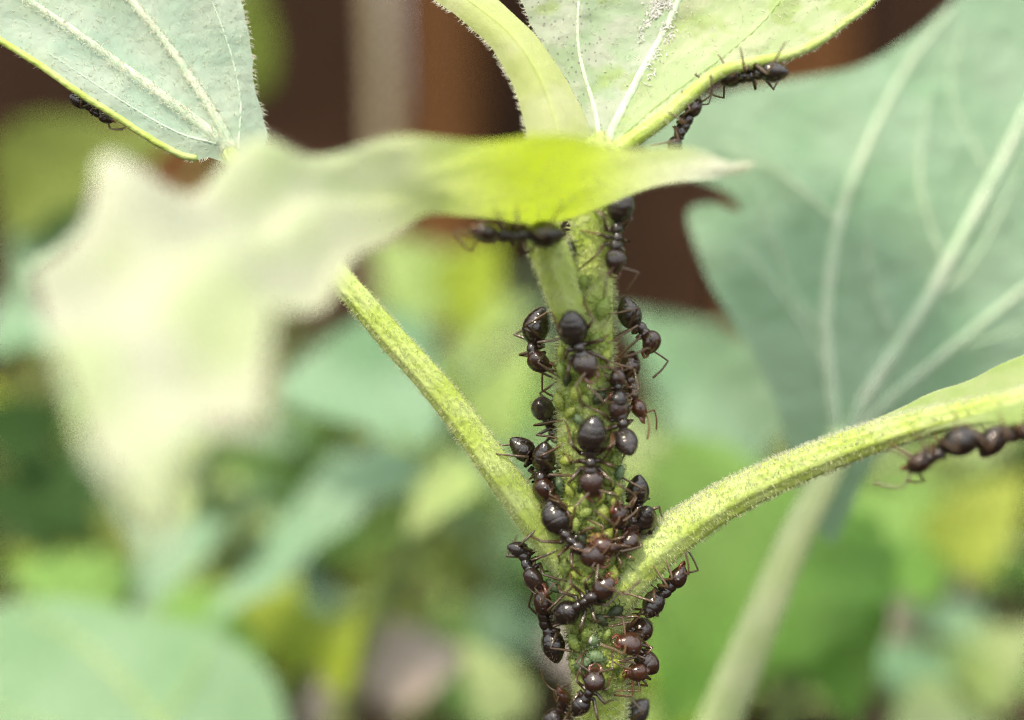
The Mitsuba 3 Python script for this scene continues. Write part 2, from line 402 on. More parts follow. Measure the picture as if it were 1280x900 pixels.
for k, (xx, yy) in enumerate(spots):
    nm = num('low_weed')
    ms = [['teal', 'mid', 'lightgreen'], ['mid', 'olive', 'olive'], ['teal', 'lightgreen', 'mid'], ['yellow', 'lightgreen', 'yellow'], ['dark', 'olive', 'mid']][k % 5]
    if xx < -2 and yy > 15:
        ms = ['teal', 'dark', 'olive', 'mid']  # darker leaf colours paint the shaded gaps of the left bed
    u_px = 640 + xx / yy * FOC
    # taller towards the back so that the bed closes in front of the wall
    top = HEIGHT - yy * math.tan(TILT) + yy * (450 - (fill.uniform(430, 690) if u_px < 560 else fill.uniform(490, 640) if 670 < u_px < 1000 else fill.uniform(260, 620))) / FOC
    random_weed(nm, xx, yy, max(0.8, top), int(fill.integers(10, 16)), fill.uniform(0.6, 1.35), ms, ['ovate', 'broad', 'ovate', 'lance'][k % 4], 100 + k)
    tone = ['bluish green', 'deep olive', 'pale teal', 'yellow-green', 'dark shade-coloured'][k % 5]
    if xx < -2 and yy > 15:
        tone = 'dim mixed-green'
    tag(nm, f'low {tone} leafy weed in the crowded bed behind the stem', 'weed', f'{tone} weeds in the bed behind the stem')
for (u_, v_, d_, L_, a_) in ((520, 825, 22.0, 0.75, 0.3), (1110, 715, 24.0, 1.0, 2.0), (740, 800, 26.0, 0.7, 1.0), (395, 850, 24.0, 0.8, 2.6)):
    p_ = at(u_, v_, d_)
    nm = num('dry_leaf')
    z0 = 0.35
    dirn = (p_ - CAM) / (CAM[2] - p_[2])
    g_ = at(u_, v_, 6.95 + (d_ - 6.95) * 0.42)
    M = T4().translate(g_.tolist()).rotate([1, 0, 0], 48).rotate([0, 0, 1], math.degrees(a_)).scale(L_ * 1.25)
    v_t, f_t = TEMPL['broad', 0]
    v_t = v_t.copy()
    v_t[:, 2] *= 0.7
    add(nm, (v_t - [0.5, 0, 0], f_t), 'foliage_dry')
    scene[nm]['to_world'] = M
    tag(nm, {520: 'pinkish dry leaf caught on low weeds left of the stem foot', 1110: 'mauve dry leaf caught in weeds right of the tall pale stalk', 740: 'small pinkish dry leaf caught low behind the stem', 395: 'mauve dry leaf caught below the yellow-green seedling'}[u_], 'dry leaf')


# ------------------------------------------------------------------ leaves with a traced outline, bent in depth
def closed_spline(p, n):
    p = np.asarray(p, float)
    q = np.vstack([p[-3:], p, p[:3]])
    s = spline(q, n * 3)
    k0 = np.argmin(np.linalg.norm(s - p[0], axis=1)[: n]) if False else None
    ring = []
    m = len(p)
    for i in range(m):
        a, b, c, d = p[i - 1], p[i], p[(i + 1) % m], p[(i + 2) % m]
        cnt = max(2, int(np.linalg.norm(c - b) / n))
        t = np.linspace(0, 1, cnt, endpoint=False)[:, None]
        ring.append(0.5 * (2 * b + (c - a) * t + (2 * a - 5 * b + 4 * c - d) * t * t + (3 * b - a - 3 * c + d) * t ** 3))
    return np.vstack(ring)


class Sheet:
    """A leaf blade: outline in pixels, control depths, veins in pixels, lifted into space as one curved sheet."""

    def __init__(self, outline, depths, veins, step=7.0, puff=0.03, width=40.0, rough=0.012, tooth=0.0, seed=0):
        ring = closed_spline(outline, step)
        if tooth:
            t = unit(np.roll(ring, -1, 0) - np.roll(ring, 1, 0))
            ring = ring + np.c_[t[:, 1], -t[:, 0]] * (tooth * ((np.arange(len(ring)) % 5) / 4 - 0.5) + tooth * (npnoise(np.c_[ring * 0.05, ring[:, :1] * 0], seed) - 0.5))[:, None]
        poly = shapely.Polygon(ring).buffer(0)
        d = np.asarray(depths, float)
        self.rbf = RBFInterpolator(d[:, :2] / 300, d[:, 2], kernel='thin_plate_spline', smoothing=1e-4)
        self.veins = [spline(np.asarray(v, float)[:, :2], 60) for v in veins]
        self.allv = np.vstack(self.veins) if veins else None
        self.puff, self.width, self.rough, self.seed = puff, width, rough, seed
        x0, y0, x1, y1 = poly.bounds
        gx, gy = np.meshgrid(np.arange(x0, x1, step), np.arange(y0, y1, step))
        gx = gx + (np.arange(gx.shape[0]) % 2)[:, None] * step / 2
        g = np.c_[gx.ravel(), gy.ravel()]
        g = g[shapely.contains_xy(poly.buffer(-step * 0.55), g[:, 0], g[:, 1])]
        p = np.vstack([ring, g])
        tri = Delaunay(p).simplices
        c = p[tri].mean(1)
        tri = tri[shapely.contains_xy(poly, c[:, 0], c[:, 1])]
        self.px, self.ring = p, ring
        used = np.unique(tri)
        mp = -np.ones(len(p), int)
        mp[used] = np.arange(len(used))
        P = at(p[:, 0], p[:, 1], self.depth(p))
        self.mesh = trimesh.Trimesh(P[used], mp[tri], process=False)
        n = self.mesh.face_normals.mean(0)
        if n @ FW > 0:
            self.mesh.invert()
        self.rim = at(ring[:, 0], ring[:, 1], self.depth(ring))

    def depth(self, p, relief=True):
        p = np.asarray(p, float)
        d = self.rbf(p / 300)
        if relief:
            if self.allv is not None:
                dist = np.min(np.linalg.norm(p[:, None] - self.allv[None, ::2], axis=2), axis=1)
                d = d + self.puff * (1 - np.exp(-dist / self.width))
            q = np.c_[p, p[:, :1] * 0]
            d = d + self.rough * (npfbm(q * 0.035, 3, self.seed) - 0.5) * 2
        return d

    def vein(self, i, r0, r1, n=10, lift=0.35):
        v = self.veins[i]
        d = self.depth(v)
        rad = np.linspace(r0, r1, len(v)) * (0.92 + 0.16 * npnoise(np.c_[v * 0.06, v[:, :1] * 0], i))
        return tube(at(v[:, 0], v[:, 1], d - rad * lift), rad, n)


def patch(left, mid, right, ns, nt, ripple=0.02, seed=0):
    """A blade spanned across three curves (pixel rows u v depth)."""
    a, b, c = (spline(pts(x), ns) for x in (left, mid, right))
    t = np.linspace(-1, 1, nt)[None, :, None]
    P = a[:, None] * (t * (t - 1) / 2) + b[:, None] * (1 - t * t) + c[:, None] * (t * (t + 1) / 2)
    n3 = npfbm(P * 6.0, 3, seed)[..., None] - 0.5
    s = np.linspace(0, 1, ns)[:, None, None]
    P = P - FW * n3 * ripple * 2 + UP * 0.35 * ripple * np.sin(s * 38 + np.abs(t) * 4) * np.abs(t)
    i = np.arange(ns * nt).reshape(ns, nt)
    f = np.stack([i[:-1, :-1], i[1:, :-1], i[1:, 1:], i[:-1, 1:]], -1).reshape(-1, 4)
    f = np.vstack([f[:, [0, 1, 2]], f[:, [0, 2, 3]]])
    m = trimesh.Trimesh(P.reshape(-1, 3), f, process=False)
    if m.face_normals.mean(0) @ FW > 0:
        m.invert()
    return m, P


# ---- the big pale leaf behind, at the right
back = 'broad_leaf_weed'
L6 = Sheet([(1000, 600), (984, 555), (968, 500), (935, 432), (893, 365), (868, 305), (860, 264), (890, 254), (928, 266), (908, 240), (850, 216), (800, 186), (830, 146), (920, 112), (1000, 97), (1075, 82), (1140, 44), (1200, -6), (1290, -90),
            (1420, -120), (1560, 40), (1560, 240), (1420, 400), (1300, 460), (1190, 520), (1110, 560), (1085, 590), (1062, 640), (1040, 680), (1020, 660), (1012, 690), (985, 720), (978, 690), (990, 640)],
           [(1050, 540, 8.65), (860, 264, 8.9), (800, 186, 8.95), (1000, 97, 8.9), (1200, 0, 9.1), (1500, 0, 9.6), (1550, 240, 9.5), (1300, 460, 8.9), (1110, 560, 8.7), (1000, 600, 8.75), (985, 720, 9.0), (1150, 250, 8.7)],
           [[(1048, 560), (1036, 470), (1032, 400), (1046, 290), (1078, 195), (1130, 90), (1190, 10)], [(1052, 560), (1085, 490), (1160, 372), (1240, 225), (1310, 90), (1380, 0)], [(1060, 555), (1110, 500), (1185, 438), (1300, 345), (1420, 250)],
            [(1040, 480), (1000, 400), (930, 310)], [(1050, 280), (980, 220), (900, 180)], [(1180, 330), (1150, 230), (1160, 120)], [(1120, 435), (1090, 350), (1085, 270)], [(1036, 420), (990, 360), (950, 240)], [(1240, 225), (1190, 120), (1200, 40)], [(1160, 372), (1215, 330), (1290, 180)], [(1185, 438), (1250, 420), (1330, 400)]],
           step=9, puff=0.06, width=45, rough=0.02, seed=3)
add(back + '__leaf', L6.mesh, 'blade_back')
for i, (r0, r1) in enumerate(((0.046, 0.012), (0.050, 0.022), (0.036, 0.012), (0.014, 0.005), (0.014, 0.005), (0.014, 0.005), (0.012, 0.004), (0.012, 0.004), (0.012, 0.004), (0.012, 0.004), (0.012, 0.004))):
    add(num(back + '__leaf__vein'), L6.vein(i, r0, r1, lift=-0.2), 'vein_back')
pp = spline(pts([(1052, 545, 8.62), (1030, 600, 8.64), (995, 670, 8.7), (945, 790, 8.85), (893, 920, 9.1), (850, 1060, 9.3)]), 40)
p_end = np.array([pp[-1][0] - 0.6, pp[-1][1] + 1.2, -0.4])
pp = spline(np.vstack([pp, (pp[-1] * 2 + p_end) / 3 + [0, 0.1, 0], p_end]), 70)
add(back + '__stalk', tube(pp, np.interp(np.arange(70), [0, 10, 25, 69], [0.085, 0.105, 0.14, 0.26]), 16), 'stalk_back')
tag(back, 'tall weed with a huge pale mint lobed leaf seen from below, behind the ants', 'weed')

# ---- the pale leaf in the lower left corner
low = 'pale_leaf_weed'
L7 = Sheet([(-90, 800), (-20, 762), (60, 748), (130, 756), (190, 770), (250, 782), (310, 815), (350, 870), (350, 960), (250, 1080), (80, 1120), (-90, 1000)],
           [(0, 760, 11.7), (130, 752, 11.6), (350, 880, 11.3), (130, 900, 11.0), (-90, 900, 11.2), (200, 1080, 10.6), (250, 960, 10.8)],
           [[(300, 1060), (210, 920), (110, 810), (30, 765)], [(240, 970), (120, 930), (-20, 880)], [(200, 905), (240, 850), (260, 800)]], step=9, puff=0.05, width=40, rough=0.02, seed=5)
add(low + '__leaf', L7.mesh, 'blade_low')
for i, (r0, r1) in enumerate(((0.04, 0.016), (0.024, 0.008), (0.024, 0.008))):
    add(num(low + '__leaf__vein'), L7.vein(i, r0, r1, lift=-0.3), 'foliage_lightgreen')
q0 = at(300, 1060, 10.65)
add(low + '__stalk', tube(spline(np.vstack([q0, q0 + [0.5, 0.3, -1.6], [q0[0] + 0.9, q0[1] + 1.0, -0.4]]), 30), np.linspace(0.09, 0.22, 30), 12), 'vein_back')
tag(low, 'weed with a soft pale green leaf filling the lower left corner', 'weed')

# ------------------------------------------------------------------ the plant in focus
plant = 'hairy_stemmed_plant'
AX = np.array([(754, 1010, 7.20), (752, 900, 7.10), (747, 800, 7.05), (742, 720, 7.02), (738, 640, 7.0), (736, 560, 6.96), (733, 480, 6.92), (735, 400, 6.88), (739, 320, 6.84), (743, 250, 6.79), (748, 185, 6.74)])
RAD = np.array([30, 31, 36, 45, 43, 39, 36, 32, 27, 26, 28]) * PX
stem_path = spline(np.c_[pts(AX), RAD], 90)
foot = stem_path[0]
down = spline(np.array([[foot[0] + 0.3, foot[1] + 2.4, -0.5, 0.3], [foot[0] + 0.15, foot[1] + 1.1, foot[2] * 0.5, 0.22], foot]), 30)[:-1]
LP = spline(np.c_[pts([(738, 745, 7.02), (700, 692, 6.98), (640, 611, 6.95), (560, 502, 6.95), (480, 411, 6.96), (425, 348, 6.98), (375, 296, 7.0), (325, 245, 7.0), (285, 190, 6.99)]), np.array([27, 23, 19.5, 17.5, 16, 15, 14.5, 13, 9]) * PX], 90)
RP = spline(np.c_[pts([(752, 752, 7.02), (800, 704, 6.97), (850, 664, 6.95), (920, 620, 6.92), (1000, 583, 6.86), (1070, 556, 6.8), (1140, 534, 6.72), (1215, 515, 6.62), (1300, 494, 6.5)]), np.array([34, 29, 25, 22, 20, 18.5, 16.5, 15, 12]) * PX], 90)
FP = spline(np.c_[pts([(733, 425, 6.88), (713, 385, 6.82), (694, 335, 6.74), (677, 290, 6.66), (660, 245, 6.56)]), np.array([24, 24, 23, 22, 16]) * PX], 40)
CAPS = np.vstack([np.c_[p[:-1], p[1:]] for p in (stem_path, LP, RP, FP)])


def sdf(p):
    p = np.atleast_2d(p)
    a, ra, b, rb = CAPS[:, :3], CAPS[:, 3], CAPS[:, 4:7], CAPS[:, 7]
    ab = b - a
    t = np.clip(((p[:, None] - a) * ab).sum(-1) / np.maximum((ab * ab).sum(-1), 1e-12), 0, 1)
    d = np.linalg.norm(p[:, None] - a - ab * t[..., None], axis=-1) - (ra + (rb - ra) * t)
    return d.min(1)


def sgrad(p):
    e = 1e-3
    q = np.array([p + s * e * np.eye(3)[k] for k in range(3) for s in (1, -1)])
    d = sdf(q)
    return unit(np.array([d[0] - d[1], d[2] - d[3], d[4] - d[5]]))


def clear_of(p, c):
    for _ in range(2):
        d = sdf(p)[0]
        if d < c:
            p = p + (c - d) * sgrad(p)
    return p


def hit(u, v):
    d = 6.0
    for _ in range(60):
        s = sdf(at(u, v, d))[0]
        if s < 0.002:
            break
        d += s
        if d > 7.6:
            return None
    return at(u, v, d)


def ribbed(path4, n, amp, seed):
    v, f = tube_arrays(path4[:, :3], path4[:, 3], n)
    m = trimesh.Trimesh(v, f, process=False)
    nn = m.vertex_normals
    ang = np.r_[np.tile(np.arange(n), len(path4)) * 2 * np.pi / n, 0, 0]
    m.vertices = v + nn * (amp * ((npfbm(v * 6.0, 3, seed) - 0.5) * 1.2 + 0.6 * np.cos(ang * 7))[:, None])
    return m


def flip_out(m):
    if m.volume < 0:
        m.invert()
    return m


stem_m = flip_out(ribbed(np.vstack([down, stem_path]), 40, 0.010, 1))
lp_m, rp_m, fp_m = (flip_out(ribbed(p, 36, 0.008, 2 + i)) for i, p in enumerate((LP, RP, FP)))
add(plant + '__stem', stem_m, 'stem_skin')
add(plant + '__petiole', lp_m, 'petiole_skin')
add(plant + '__petiole_001', rp_m, 'petiole_skin')
add(plant + '__petiole_002', fp_m, 'petiole_skin')
labels[plant + '__petiole'] = {'label': 'sharp bristly leaf stalk rising to the upper left'}
labels[plant + '__petiole_001'] = {'label': 'downy leaf stalk arching to the right edge'}
hr = np.random.default_rng(5)


def coat(key, mesh, n, length, seed, mat='hair_pale', radius=0.0021, bend=1.0, keep=None):
    p, nn = on_mesh(mesh, n, seed)
    if keep is not None:
        k = keep(p, nn)
        p, nn = p[k], nn[k]
    add(key, hairs(p, nn, length, radius, bend, hr), mat, smooth=False)
    labels[key] = {'kind': 'stuff'}


inframe = lambda p, nn: p[:, 2] > foot[2]
coat(plant + '__stem__hair', stem_m, 30000, 9 * PX, 1, keep=inframe)
coat(plant + '__petiole__hair', lp_m, 7500, 6.0 * PX, 2, radius=0.0014)
coat(plant + '__petiole_001__hair', rp_m, 4200, 6.5 * PX, 3, radius=0.0017)
coat(plant + '__petiole_001__down', rp_m, 12000, 6.5 * PX, 4, 'hair_white', radius=0.0015, keep=lambda p, nn: nn[:, 2] > 0.35)
coat(plant + '__petiole_002__hair', fp_m, 1200, 7 * PX, 6)

# leaf at the upper left
LV = plant + '__leaf'
L1 = Sheet([(262, 198), (240, 200), (200, 181), (150, 149), (100, 117), (50, 82), (0, 50), (-80, 0), (-200, -120), (-260, -300), (-120, -420), (80, -360), (230, -200), (290, -30), (304, 10), (314, 60), (318, 108), (330, 150), (334, 176), (318, 200), (290, 206)],
           [(285, 190, 6.98), (240, 200, 6.93), (100, 117, 6.86), (0, 50, 6.84), (150, 60, 7.02), (40, -20, 7.0), (300, 20, 7.06), (333, 165, 7.05), (200, -150, 7.1), (-100, -200, 7.0), (-250, -300, 6.9), (0, -400, 7.2)],
           [[(285, 186), (255, 160), (205, 122), (150, 82), (90, 38), (20, -10), (-100, -100)], [(290, 186), (272, 150), (240, 100), (205, 50), (160, -5), (60, -140), (-60, -300)], [(298, 186), (300, 120), (280, 40), (230, -80)], [(270, 180), (220, 165), (150, 125), (60, 66)]],
           step=6, puff=0.05, width=26, rough=0.012, tooth=1.4, seed=8)
add(LV, L1.mesh, 'blade_mint')
labels[LV] = {'label': 'minty leaf underside at the upper left'}
for i, (r0, r1) in enumerate(((0.034, 0.010), (0.027, 0.009), (0.006, 0.002), (0.008, 0.003))):
    add(num(LV + '__vein'), L1.vein(i, r0, r1, lift=-0.72), 'vein_pale' if i < 2 else 'vein_mint')
rim = L1.rim
add(LV + '__margin', tube(spline(np.array([L1.rim[max(k - 3, 0):k + 4].mean(0) for k in range(2, 62)]), 90), 0.017, 8), 'petiole_skin')


def fringe(key, rimpts, outdir, n, length, seed, mat='hair_white'):
    r = np.random.default_rng(seed)
    k = r.integers(0, len(rimpts) - 1, n)
    t = r.random((n, 1))
    p = rimpts[k] * (1 - t) + rimpts[k + 1] * t
    tang = unit(rimpts[k + 1] - rimpts[k])
    out = unit(np.cross(tang, FW) * outdir)
    nn = unit(out + 0.5 * r.normal(size=(n, 3)) * 0.6)
    add(key, hairs(p, nn, length, 0.0022, 1.0, r, along=tang * 0.8), mat, smooth=False)
    labels[key] = {'kind': 'stuff'}


sgn = 1.0
c1 = L1.mesh.vertices.mean(0)
tang = unit(L1.rim[21] - L1.rim[20])
sgn = 1.0 if np.cross(tang, FW) @ (L1.rim[20] - c1) > 0 else -1.0
fringe(LV + '__hair', L1.rim, sgn, 800, 7 * PX, 31)
pv, fv = trimesh.sample.sample_surface(join([L1.vein(i, 0.03, 0.014) for i in (0, 1)]), 2600, seed=4)
pb, fb = trimesh.sample.sample_surface(L1.mesh, 3500, seed=5)
add(LV + '__hair_001', hairs(np.vstack([pv, pb]), unit(np.tile(-FW, (6100, 1)) + 0.8 * hr.normal(size=(6100, 3))), 6 * PX, 0.0018, 1.0, hr), 'hair_white', smooth=False)
labels[LV + '__hair_001'] = {'kind': 'stuff'}

# leaf at the top right: grey speckled half and folded lime half
LW = plant + '__leaf_001'
L2 = Sheet([(748, 192), (738, 168), (722, 125), (704, 92), (688, 72), (668, 40), (655, 8), (640, -40), (660, -140), (800, -220), (1000, -200), (1120, -110), (1110, -30), (1086, 8), (1055, 30), (1022, 54), (985, 70), (940, 80), (897, 93), (856, 126), (826, 152), (790, 182), (768, 196)],
           [(750, 190, 6.80), (704, 92, 6.98), (655, 8, 7.02), (660, -140, 7.1), (790, 100, 6.92), (830, 30, 7.02), (880, -60, 7.06), (880, 100, 6.82), (880, 118, 6.76), (1000, 66, 6.80), (1086, 8, 6.86), (1120, -110, 7.0), (960, 0, 6.98), (900, -200, 7.3)],
           [[(756, 188), (772, 150), (800, 95), (835, 30), (870, -50), (900, -150)], [(760, 188), (800, 150), (850, 110), (905, 70), (960, 20), (1020, -60)], [(750, 184), (744, 140), (728, 84), (722, 40), (726, -30)]],
           step=6, puff=0.05, width=24, rough=0.02, tooth=2.5, seed=12)
fc = L2.mesh.triangles_center
axis_px = np.array([(756, 188), (800, 95), (840, 20), (880, -60), (900, -150)])
cu = 640 + FOC * (fc @ RT) / ((fc - CAM) @ FW)
cvv = 450 - FOC * ((fc - CAM) @ UP) / ((fc - CAM) @ FW)
right_half = cu > np.interp(-cvv, -axis_px[:, 1], axis_px[:, 0])
for kk, part_mask, mt in ((LW, ~right_half, 'blade_speckled'), (LW + '__folded_half', right_half, 'blade_fold')):
    sub = L2.mesh.submesh([np.nonzero(part_mask)[0]], append=True, repair=False)
    add(kk, sub, mt)
labels[LW] = {'label': 'grey speckled leaf underside at the top'}
for i, (r0, r1) in enumerate(((0.026, 0.010), (0.014, 0.006), (0.014, 0.005))):
    add(num(LW + '__vein'), L2.vein(i, r0, r1, lift=-0.68), ['vein_pale', 'blade_fold', 'vein_pale'][i])
c2 = L2.mesh.vertices.mean(0)
kr = len(L2.rim)
edge = spline(pts([(762, 194, 6.78), (826, 150, 6.77), (857, 124, 6.76), (897, 92, 6.76), (940, 79, 6.78), (985, 69, 6.79), (1022, 53, 6.81), (1055, 29, 6.83), (1088, 4, 6.86), (1112, -30, 6.9)]), 60)
mg = tube(edge, np.linspace(0.042, 0.014, 60), 12)
add(LW + '__margin', mg, 'petiole_skin')
coat(LW + '__hair_002', mg, 700, 4.5 * PX, 41, 'hair_white', radius=0.0017)
tang = unit(L2.rim[11] - L2.rim[10])
s2 = 1.0 if np.cross(tang, FW) @ (L2.rim[10] - c2) > 0 else -1.0
fringe(LW + '__hair', L2.rim, s2, 900, 7 * PX, 33)
pb, fb = trimesh.sample.sample_surface(L2.mesh, 1500, seed=6)
add(LW + '__hair_001', hairs(pb, unit(np.tile(-FW, (1500, 1)) + 0.8 * hr.normal(size=(1500, 3))), 5.5 * PX, 0.0018, 1.0, hr), 'hair_white', smooth=False)
labels[LW + '__hair_001'] = {'kind': 'stuff'}
wu = np.array([822, 28]) + np.c_[hr.normal(size=900) * 10, np.zeros(900)] + np.outer(hr.normal(size=900), [-9, 34])  # thick white hairs, clustered to paint the glare spots on this leaf
wu = wu[np.abs(npfbm(np.c_[wu * 0.05, wu[:, :1] * 0], 2, 9) - 0.55) < 0.13]
wp = at(wu[:, 0], wu[:, 1], L2.depth(wu) - 0.004)
add(LW + '__glare_tufts', hairs(wp, unit(np.tile(-FW, (len(wp), 1)) + 0.9 * hr.normal(size=(len(wp), 3))), 5.5 * PX, 0.0045, 1.4, hr), 'glare_white', smooth=False)
labels[LW + '__glare_tufts'] = {'label': 'white hair tufts with glare spots put in as white', 'kind': 'stuff'}

# narrow young leaf arching to the top
LN = plant + '__leaf_002'
m_, P_ = patch([(664, 205, 6.72), (657, 160, 6.75), (640, 105, 6.78), (610, 55, 6.82), (570, 20, 6.88), (520, -20, 6.95), (470, -70, 7.0)], [(706, 212, 6.66), (694, 150, 6.67), (674, 95, 6.70), (640, 45, 6.76), (596, 8, 6.84), (540, -30, 6.92), (470, -75, 7.0)],
               [(745, 205, 6.76), (733, 150, 6.78), (708, 100, 6.80), (672, 48, 6.84), (622, 0, 6.90), (556, -42, 6.96), (472, -80, 7.0)], 60, 17, 0.008, 4)
add(LN, m_, 'blade_lime')
add(LN + '__vein', tube(P_[:, 8] + FW * 0.006, np.linspace(0.014, 0.006, 60), 8), 'blade_lime')
labels[LN] = {'label': 'narrow young leaf arching towards the top'}
fringe(LN + '__hair', np.vstack([P_[:, 0]]), 1, 260, 6 * PX, 35)
coat(LN + '__hair_001', m_, 1800, 4.5 * PX, 36, 'hair_white', radius=0.0018)

# leaf reaching towards the lens at the left, far out of focus
LF = plant + '__leaf_003'
up_edge = [(938, 203, 6.15), (860, 190, 6.02), (760, 178, 5.92), (650, 170, 5.84), (520, 174, 5.76), (400, 174, 5.62), (300, 186, 5.42), (222, 238, 5.25), (140, 212, 5.05), (108, 290, 4.92), (44, 358, 4.75)]
midrib = [(944, 206, 6.18), (850, 211, 6.22), (760, 222, 6.24), (655, 230, 6.20), (530, 228, 5.95), (410, 240, 5.55), (290, 305, 5.02), (175, 430, 4.45), (85, 500, 4.25)]
lo_edge = [(938, 209, 6.20), (840, 232, 6.38), (745, 258, 6.52), (655, 284, 6.52), (560, 264, 6.12), (470, 300, 5.50), (395, 385, 4.90), (345, 430, 4.45), (330, 560, 4.05), (250, 575, 3.95), (190, 680, 3.70)]
m_, P_ = patch(up_edge, midrib, lo_edge, 80, 25, 0.05, 6)
q_ = np.linspace(0, 1, 80)[:, None, None] * np.ones((80, 25, 1))
t_ = np.linspace(-1, 1, 25)[None, :, None]
far_ = np.clip((q_ - 0.35) / 0.3, 0, 1)
P_ = P_ + (UP * 0.8 - FW * 0.6) * far_ * (0.07 * np.sin(t_ * 7 + q_ * 9) + 0.05 * np.sin(q_ * 34 + t_ * 2))
m_.vertices = P_.reshape(-1, 3)
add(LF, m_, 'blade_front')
coat(LF + '__hair', m_, 5000, 6 * PX, 39, 'hair_white', radius=0.0018)
labels[LF] = {'label': 'creamy blurred leaf drooping towards the viewer'}

# leaf of the right stalk, leaving the frame
LR = plant + '__leaf_004'
far_e = [(1040, 560, 6.86), (1090, 527, 6.86), (1150, 498, 6.84), (1215, 473, 6.82), (1290, 438, 6.80), (1400, 390, 6.9), (1520, 380, 7.0)]
mid_e = [(1042, 566, 6.80), (1095, 545, 6.76), (1150, 528, 6.69), (1215, 511, 6.60), (1295, 492, 6.49), (1410, 480, 6.4), (1530, 480, 6.4)]
near_e = [(1045, 572, 6.82), (1100, 556, 6.74), (1150, 545, 6.66), (1215, 530, 6.54), (1290, 535, 6.38), (1420, 560, 6.2), (1540, 560, 6.2)]
m_, P_ = patch(far_e, mid_e, near_e, 60, 21, 0.012, 9)
add(LR, m_, 'blade_right')
labels[LR] = {'label': 'leaf leaving the frame at the right, seen edge on'}
fringe(LR + '__hair', P_[:, 0], -1, 420, 8 * PX, 37)
coat(LR + '__hair_001', m_, 2600, 5 * PX, 38, 'hair_white', radius=0.0018)
tag(plant, 'yellow-green hairy plant with ants and aphids crowding its upright stem', 'plant')

# ------------------------------------------------------------------ ants
UVS = trimesh.creation.icosphere(2, 1.0)


def part3(v, f, col):
    """A closed shape with its colour as vertex properties, as a Manifold."""
    if len(np.shape(col)) == 1:
        col = np.tile(col, (len(v), 1))
    m = trimesh.Trimesh(v, f, process=False)
    if m.volume < 0:
        f = f[:, ::-1]
    return m3.Manifold(m3.Mesh(vert_properties=np.c_[v, col].astype(np.float32), tri_verts=np.asarray(f, np.uint32)))


def ellip(c, fwd, up, r, col, squash=0.0):
    x = unit(fwd)
    z = unit(up - x * (up @ x))
    y = np.cross(z, x)
    v = UVS.vertices.copy()
    if squash:
        k = 1 - squash * v[:, :1]
        v[:, 1:] *= k
    return part3(c + v[:, :1] * x * r[0] + v[:, 1:2] * y * r[1] + v[:, 2:] * z * r[2], UVS.faces, col)


def revolve(c, fwd, up, prof, ry, rz, col, n=28):
    """prof: rows (x, radius); the shape runs along fwd from the middle c."""
    x = unit(fwd)
    z = unit(up - x * (up @ x))
    y = np.cross(z, x)
    a = np.arange(n) * 2 * np.pi / n
    xs, rs = prof[1:-1, 0], prof[1:-1, 1]
    ring = c + x * xs[:, None, None] + (y * (np.cos(a) * ry)[:, None] + z * (np.sin(a) * rz)[:, None])[None] * rs[:, None, None]
    v = np.vstack([ring.reshape(-1, 3), c + x * prof[0, 0], c + x * prof[-1, 0]])
    m = len(xs)
    i = np.arange(n)
    j = (i + 1) % n
    f = []
    for k in range(m - 1):
        f += [np.stack([k * n + i, k * n + j, (k + 1) * n + j], 1), np.stack([k * n + i, (k + 1) * n + j, (k + 1) * n + i], 1)]
    f += [np.stack([j, i, i * 0 + m * n], 1), np.stack([(m - 1) * n + i, (m - 1) * n + j, i * 0 + m * n + 1], 1)]
    colv = np.vstack([np.repeat(col(xs), n, 0), col(prof[:1, 0]), col(prof[-1:, 0])])
    return part3(v, np.vstack(f), colv)


